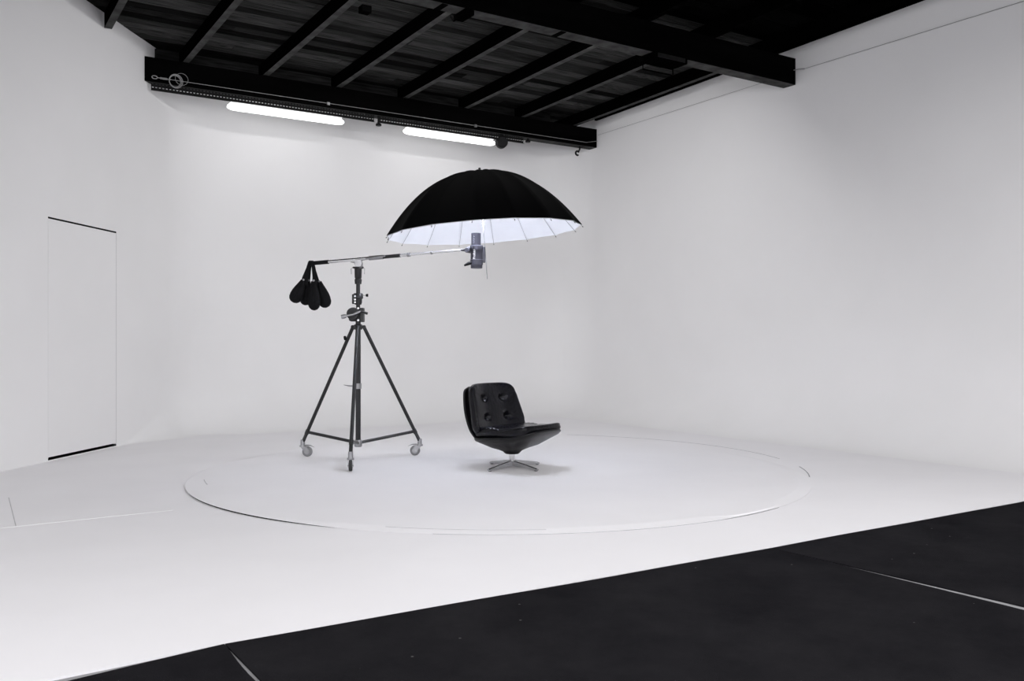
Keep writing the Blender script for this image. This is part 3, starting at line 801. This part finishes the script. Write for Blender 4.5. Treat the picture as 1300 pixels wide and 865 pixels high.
obj('scale_marks', bm, M_white, fh, kind='stuff')
# the modelling lamp inside the head
ld = bpy.data.lights.new('flash_lamp', 'SPOT'); ld.energy = POWER['flash']; ld.color = (0.88, 0.91, 1.0); ld.spot_size = radians(132); ld.spot_blend = 1.0; ld.shadow_soft_size = 0.03
lo = bpy.data.objects.new('flash_lamp', ld); lo.location = H0 + Vector((-0.004, 0, 0.335)); lo.rotation_euler = (radians(180), 0, 0); COL.objects.link(lo)

# ---------------------------------------------------------------- umbrella
APEX = Vector((-0.2932, 8.173, 2.6742)); RC = Vector((-0.2544, 8.173, 2.1205))
ax = (APEX-RC).normalized()
um = thing('photo_umbrella', 'huge black photographic umbrella with white lining over the chair', 'umbrella', RC)
um.rotation_mode = 'QUATERNION'; um.rotation_quaternion = Vector((0, 0, 1)).rotation_difference(ax)
UR, UH, NR = 0.887, (APEX-RC).length, 16
PH0 = radians(-94.5)
def prof(s): return UH*(1 - s**2.3)
def canopy(off, m, name, ns=22, per=8):
    bm = bmesh.new(); n = NR*per; rings = []
    for i in range(ns+1):
        s = i/ns
        if i == 0: rings.append([bm.verts.new((0, 0, UH+off))]); continue
        r_ = []
        for j in range(n):
            ph = PH0 + 2*pi*j/n
            t_ = (j % per)/per
            chord = cos(pi/NR)/cos(2*pi*(t_-0.5)/NR)          # straight between ribs
            k = chord*(1 - 0.012*4*t_*(1-t_)*s**2)
            scal = 1 - 0.018*4*t_*(1-t_)*(s**6)
            r = UR*s*k
            z = prof(s) - 0.012*4*t_*(1-t_)*sin(pi*min(1, s*1.05)) + UH*0.10*(1-scal)*2.0
            nrm = off*(0.4 + 0.6*(1-s))
            r_.append(bm.verts.new(((r+off*s*0.6)*cos(ph), (r+off*s*0.6)*sin(ph), z+off*0.7)))
        rings.append(r_)
    for j in range(n): bm.faces.new((rings[0][0], rings[1][j], rings[1][(j+1) % n]))
    for a, b in zip(rings[1:-1], rings[2:]):
        for j in range(n): bm.faces.new((a[j], b[j], b[(j+1) % n], a[(j+1) % n]))
    return obj(name, bm, m, um, smooth='all')
canopy(0.008, M_umb_out, 'canopy')
canopy(0.0, M_umb_in, 'lining')['label'] = 'white reflective lining inside the umbrella'
for k in range(NR):
    ph = PH0 + 2*pi*k/NR
    pts = []
    for i in range(13):
        s = 0.02 + 0.995*i/12; r = UR*s*0.995
        pts.append((r*cos(ph), r*sin(ph), prof(min(s, 1.0)) - 0.010 - (max(0, s-1)*0.3)))
    rb = obj('rib', TB(pts, 0.0017, n=6), M_greywheel, um, smooth=True)
    e = Vector(pts[-1]); d = Vector((cos(ph), sin(ph), -0.9)).normalized()
    obj('rib_tip', TB([e - d*0.006, e + d*0.006], [0.004, 0.003], n=8), M_stand, rb)
obj('shaft', TB([(0, 0, UH+0.02), (0, 0, -0.42)], 0.0032, n=10), M_greywheel, um, smooth=True)
obj('ferrule', LB([(0, 0.0), (0.03, 0.0), (0.026, 0.012), (0.012, 0.018), (0.01, 0.034), (0, 0.036)], centre=(0, 0, UH+0.004), n=18), M_stand, um, smooth=True)
obj('runner', LB([(0.0, -0.02), (0.014, -0.02), (0.018, 0.02), (0, 0.02)], centre=(0, 0, UH-0.06), n=14), M_stand, um, smooth=True)

# ---------------------------------------------------------------- swivel chair
CH = Vector((0.0, 7.99, TZ))
ch = thing('swivel_chair', 'low black leather swivel chair with buttoned back on a chrome star foot', 'chair', CH, radians(-40))
ch.scale = (SZ,)*3
def sq(x, n): return (abs(x)**n)*(1 if x >= 0 else -1)
# seat shell: loft from rounded rectangle rim to the hub
bm = bmesh.new(); n = 64; rings = []
def rim(a):
    c, s_ = sq(cos(a), 0.55), sq(sin(a), 0.55)
    x = 0.065 + 0.325*c + 0.018*max(0, c)**3
    wy = 0.315 - 0.035*max(0, c)
    y = wy*s_
    z = 0.262 + 0.05*(x+0.26)/0.65 + 0.035*max(0, (x-0.20)/0.19)**2 - 0.012*(1-abs(s_))*0
    return Vector((x, y, z))
for (t_, k) in ((1.0, 0), (1.012, -0.012), (0.97, -0.03), (0.85, None), (0.7, None), (0.55, None), (0.42, None), (0.3, None), (0.22, None), (0.19, None)):
    r_ = []
    for j in range(n):
        p = rim(2*pi*j/n)
        if k is not None: z = p.z + k
        else: z = 0.128 + (p.z-0.03-0.128)*((t_-0.19)/0.78)**1.05
        x = p.x*t_ if t_ > 0.9 else (p.x-0.0)*t_
        circ = Vector((0.07*cos(2*pi*j/n), 0.07*sin(2*pi*j/n)))
        bl = max(0, min(1, (0.5-t_)/0.3))
        X = Vector((x, p.y*t_))*(1-bl) + circ*bl*(1 if t_ > .2 else 0.95)
        r_.append(bm.verts.new((X.x, X.y, z)))
    rings.append(r_)
for a, b in zip(rings[:-1], rings[1:]):
    for j in range(n): bm.faces.new((a[j], a[(j+1) % n], b[(j+1) % n], b[j]))
bm.faces.new(rings[-1])
inner = [bm.verts.new((q.co.x*0.96, q.co.y*0.96, q.co.z-0.02)) for q in rings[0]]
for j in range(n): bm.faces.new((rings[0][j], inner[j], inner[(j+1) % n], rings[0][(j+1) % n]))
bm.faces.new(inner)
bmesh.ops.recalc_face_normals(bm, faces=bm.faces)
obj('seat_shell', bm, M_shell, ch, smooth=True)
# back shell: thin curved board behind the back cushion, running down into the seat shell
bm = bmesh.new(); nu_, nv_ = 20, 22
def back_pt(s, q, off):
    """s in -1..1 across, q 0..1 from bottom to top"""
    z = 0.225 + 0.475*q
    x = -0.225 - 0.125*q - 0.02*sin(pi*q) + 0.06*(1-q)**3
    hw = 0.30 + 0.012*sin(pi*q) - 0.03*q
    rc = 0.06                                   # rounded top corners
    top = (1-q)*0.475
    if top < rc: hw -= rc*(1 - sqrt(max(0, 1-((rc-top)/rc)**2)))
    if q < 0.25: hw -= 0.05*(1-q/0.25)**2
    y = hw*s
    x += 0.045*(abs(s)**3)*(0.6+0.4*q)
    return Vector((x - off, y, z))
fr = [[bm.verts.new(back_pt(-1+2*i/nu_, j/nv_, 0)) for i in range(nu_+1)] for j in range(nv_+1)]
bk = [[bm.verts.new(back_pt(-1+2*i/nu_, j/nv_, 0.022)) for i in range(nu_+1)] for j in range(nv_+1)]
for j in range(nv_):
    for i in range(nu_):
        bm.faces.new((fr[j][i], fr[j][i+1], fr[j+1][i+1], fr[j+1][i])); bm.faces.new((bk[j][i], bk[j+1][i], bk[j+1][i+1], bk[j][i+1]))
for j in range(nv_):
    bm.faces.new((fr[j][0], fr[j+1][0], bk[j+1][0], bk[j][0])); bm.faces.new((fr[j][-1], bk[j][-1], bk[j+1][-1], fr[j+1][-1]))
for i in range(nu_):
    bm.faces.new((fr[0][i], bk[0][i], bk[0][i+1], fr[0][i+1])); bm.faces.new((fr[-1][i], fr[-1][i+1], bk[-1][i+1], bk[-1][i]))
bmesh.ops.recalc_face_normals(bm, faces=bm.faces)
obj('back_shell', bm, M_shell, ch, smooth=True)
# cushions
def cushion(name, fn, hx, hy, th, nx=48, ny=48, side=0.5, post=None):
    """fn maps (a, b, t) with a, b in metres on the cushion plane and t thickness to local space"""
    bm = bmesh.new()
    def P(i, j, sg):
        a = -1+2*i/nx; b = -1+2*j/ny
        # denser towards the border
        a = sin(a*pi/2*0.92)/sin(pi/2*0.92); b = sin(b*pi/2*0.92)/sin(pi/2*0.92)
        # square to rounded square
        k = 0.10
        A = a*(1 - k*b**6*abs(a)); B = b*(1 - k*a**6*abs(b))
        prof_ = ((1-abs(a)**7)*(1-abs(b)**7))
        t = th*(side + (1-side)*max(0, prof_)**0.35 + 0.10*cos(a*pi/2)*cos(b*pi/2))
        return A*hx, B*hy, t*sg, a, b
    G = {}
    for sg in (1, -1):
        for i in range(nx+1):
            for j in range(ny+1):
                A, B, t, a, b = P(i, j, sg)
                if post: A, B, t = post(A, B, t, a, b, sg)
                G[(i, j, sg)] = bm.verts.new(fn(A, B, t))
    for i in range(nx):
        for j in range(ny):
            bm.faces.new([G[k] for k in ((i, j, 1), (i+1, j, 1), (i+1, j+1, 1), (i, j+1, 1))])
            bm.faces.new([G[k] for k in ((i, j, -1), (i, j+1, -1), (i+1, j+1, -1), (i+1, j, -1))])
    border = [(i, 0) for i in range(nx)] + [(nx, j) for j in range(ny)] + [(i, ny) for i in range(nx, 0, -1)] + [(0, j) for j in range(ny, 0, -1)]
    nb = len(border)
    mid = []
    for i, j in border:
        p, q = G[(i, j, 1)].co, G[(i, j, -1)].co
        c = (p+q)/2; out = (c - cen_of[0]).normalized()*0.010
        mid.append(bm.verts.new(c + out))
    for k in range(nb):
        a, b = border[k], border[(k+1) % nb]
        bm.faces.new((G[(a[0], a[1], 1)], mid[k], mid[(k+1) % nb], G[(b[0], b[1], 1)]))
        bm.faces.new((mid[k], G[(a[0], a[1], -1)], G[(b[0], b[1], -1)], mid[(k+1) % nb]))
    edge_pts = [G[(i, j, 1)].co.copy() for i, j in border][::2]
    bmesh.ops.recalc_face_normals(bm, faces=bm.faces)
    o = obj(name, bm, M_leather, ch, smooth='all')
    obj('piping', TB(edge_pts, 0.0042, n=6, closed=True), M_leather, o, smooth=True)
    return o
cen_of = [Vector((0, 0, 0))]
# back cushion: plane leaning back
lean = radians(17)
BO = Vector((-0.232, -0.006, 0.498)); bu = Vector((0, 1, 0)); bv = Vector((-sin(lean), 0, cos(lean))); bn = Vector((cos(lean), 0, sin(lean)))
cen_of[0] = BO
buttons = [(-0.125, 0.085), (0.125, 0.085), (-0.125, -0.085), (0.125, -0.085)]
def back_fn(A, B, t): return BO + bu*A*(1.0 - 0.10*B/0.2) + bv*(B + 0.012*cos(A/0.3*pi/2)) + bn*(t + 0.055*(abs(A)/0.3)**2.4) 
def back_post(A, B, t, a, b, sg):
    if sg > 0:
        for (x, y) in buttons:
            d2 = (A-x)**2 + (B-y)**2
            t -= 0.036*math.exp(-d2/0.0008) + 0.010*math.exp(-d2/0.008)
        # creases running between the buttons
        for (x0, y0, x1, y1, w, dp) in ((-0.125, 0.085, 0.125, 0.085, 0.00012, 0.004), (-0.02, 0.14, 0.0, 0.05, 0.00008, 0.004), (-0.125, -0.085, -0.29, -0.14, 0.0002, 0.004), (0.125, -0.085, 0.29, -0.14, 0.0003, 0.006), (0.125, 0.085, 0.29, 0.13, 0.0002, 0.004), (-0.125, 0.085, -0.29, 0.13, 0.0002, 0.004)):
            dx, dy = x1-x0, y1-y0; s = max(0, min(1, ((A-x0)*dx+(B-y0)*dy)/(dx*dx+dy*dy)))
            dd = (A-x0-dx*s)**2 + (B-y0-dy*s)**2
            t -= dp*math.exp(-dd/w)
        t += 0.0015*sin(A*95+B*20)*max(0, abs(a)-0.6)
    return A, B, t
bc = cushion('back_cushion', back_fn, 0.302, 0.218, 0.052, post=back_post, side=0.45)
for (x, y) in buttons:
    p = back_fn(x, y, 0.017)
    obj('button', LB([(0, -0.004), (0.010, -0.004), (0.009, 0.001), (0.005, 0.003), (0, 0.004)], centre=p, axis=bn, n=14), M_leather, bc, smooth=True)
# seat cushion
SO = Vector((0.055, 0, 0.318)); cen_of[0] = SO
def seat_fn(A, B, t):
    x = A; z = 0.0
    z += 0.045*max(0, (A-0.08)/0.24)**2 + 0.0*B + 0.02*(-A)/0.3*0
    z -= 0.012*max(0, (-A)/0.3)
    return SO + Vector((x, B*(1-0.05*max(0, A)/0.3), z + t - 0.03*(1-abs(B)/0.3)*0 + 0.010*(abs(B)/0.29)**3))
def seat_post(A, B, t, a, b, sg):
    if sg > 0:
        w = max(0, abs(b)-0.55)/0.45*max(0, 1-abs(A+0.06)/0.17)
        t += 0.006*w*sin(A*150 + sin(B*30))
        t -= 0.012*math.exp(-((A-0.03)**2)/0.0012)*abs(b)**2
    return A, B, t
cushion('seat_cushion', seat_fn, 0.305, 0.292, 0.050, nx=96, ny=48, post=seat_post, side=0.50)
# pedestal and foot
obj('pedestal', LB([(0, 0.012), (0.012, 0.012), (0.026, 0.066), (0.026, 0.138), (0, 0.138)], n=24), M_chrome, ch, smooth=True)
obj('swivel_plate', LB([(0, 0.120), (0.058, 0.122), (0.066, 0.132), (0, 0.132)], n=28), M_black, ch, smooth=True)
for k in range(4):
    a = radians(-46 + 88*k*1.0 + (2 if k > 1 else 0) + 40)
    a = radians([-130, -46, 40, 128][k] + 40)
    d = Vector((cos(a), sin(a), 0)); s = Vector((-sin(a), cos(a), 0))
    bm = bmesh.new()
    secs = [(0.0, 0.066, 0.016, 0.016), (0.03, 0.065, 0.016, 0.015), (0.18, 0.044, 0.012, 0.013), (0.29, 0.026, 0.007, 0.015), (0.31, 0.020, 0.006, 0.013)]
    rr = []
    for (x, zt, zb, hw) in secs:
        rr.append([bm.verts.new(d*x + s*y + Vector((0, 0, z))) for y, z in ((-hw, zb), (hw, zb), (hw, zt-0.005), (hw*0.4, zt), (-hw*0.4, zt), (-hw, zt-0.005))])
    for a_, b_ in zip(rr[:-1], rr[1:]):
        for j in range(6): bm.faces.new((a_[j], a_[(j+1) % 6], b_[(j+1) % 6], b_[j]))
    bm.faces.new(rr[0][::-1]); bm.faces.new(rr[-1])
    bmesh.ops.recalc_face_normals(bm, faces=bm.faces)
    lg = obj('foot_arm', bm, M_foot, ch)
    obj('glide', LB([(0, 0), (0.014, 0), (0.014, 0.006), (0, 0.006)], centre=d*0.292, n=12), M_black, lg)
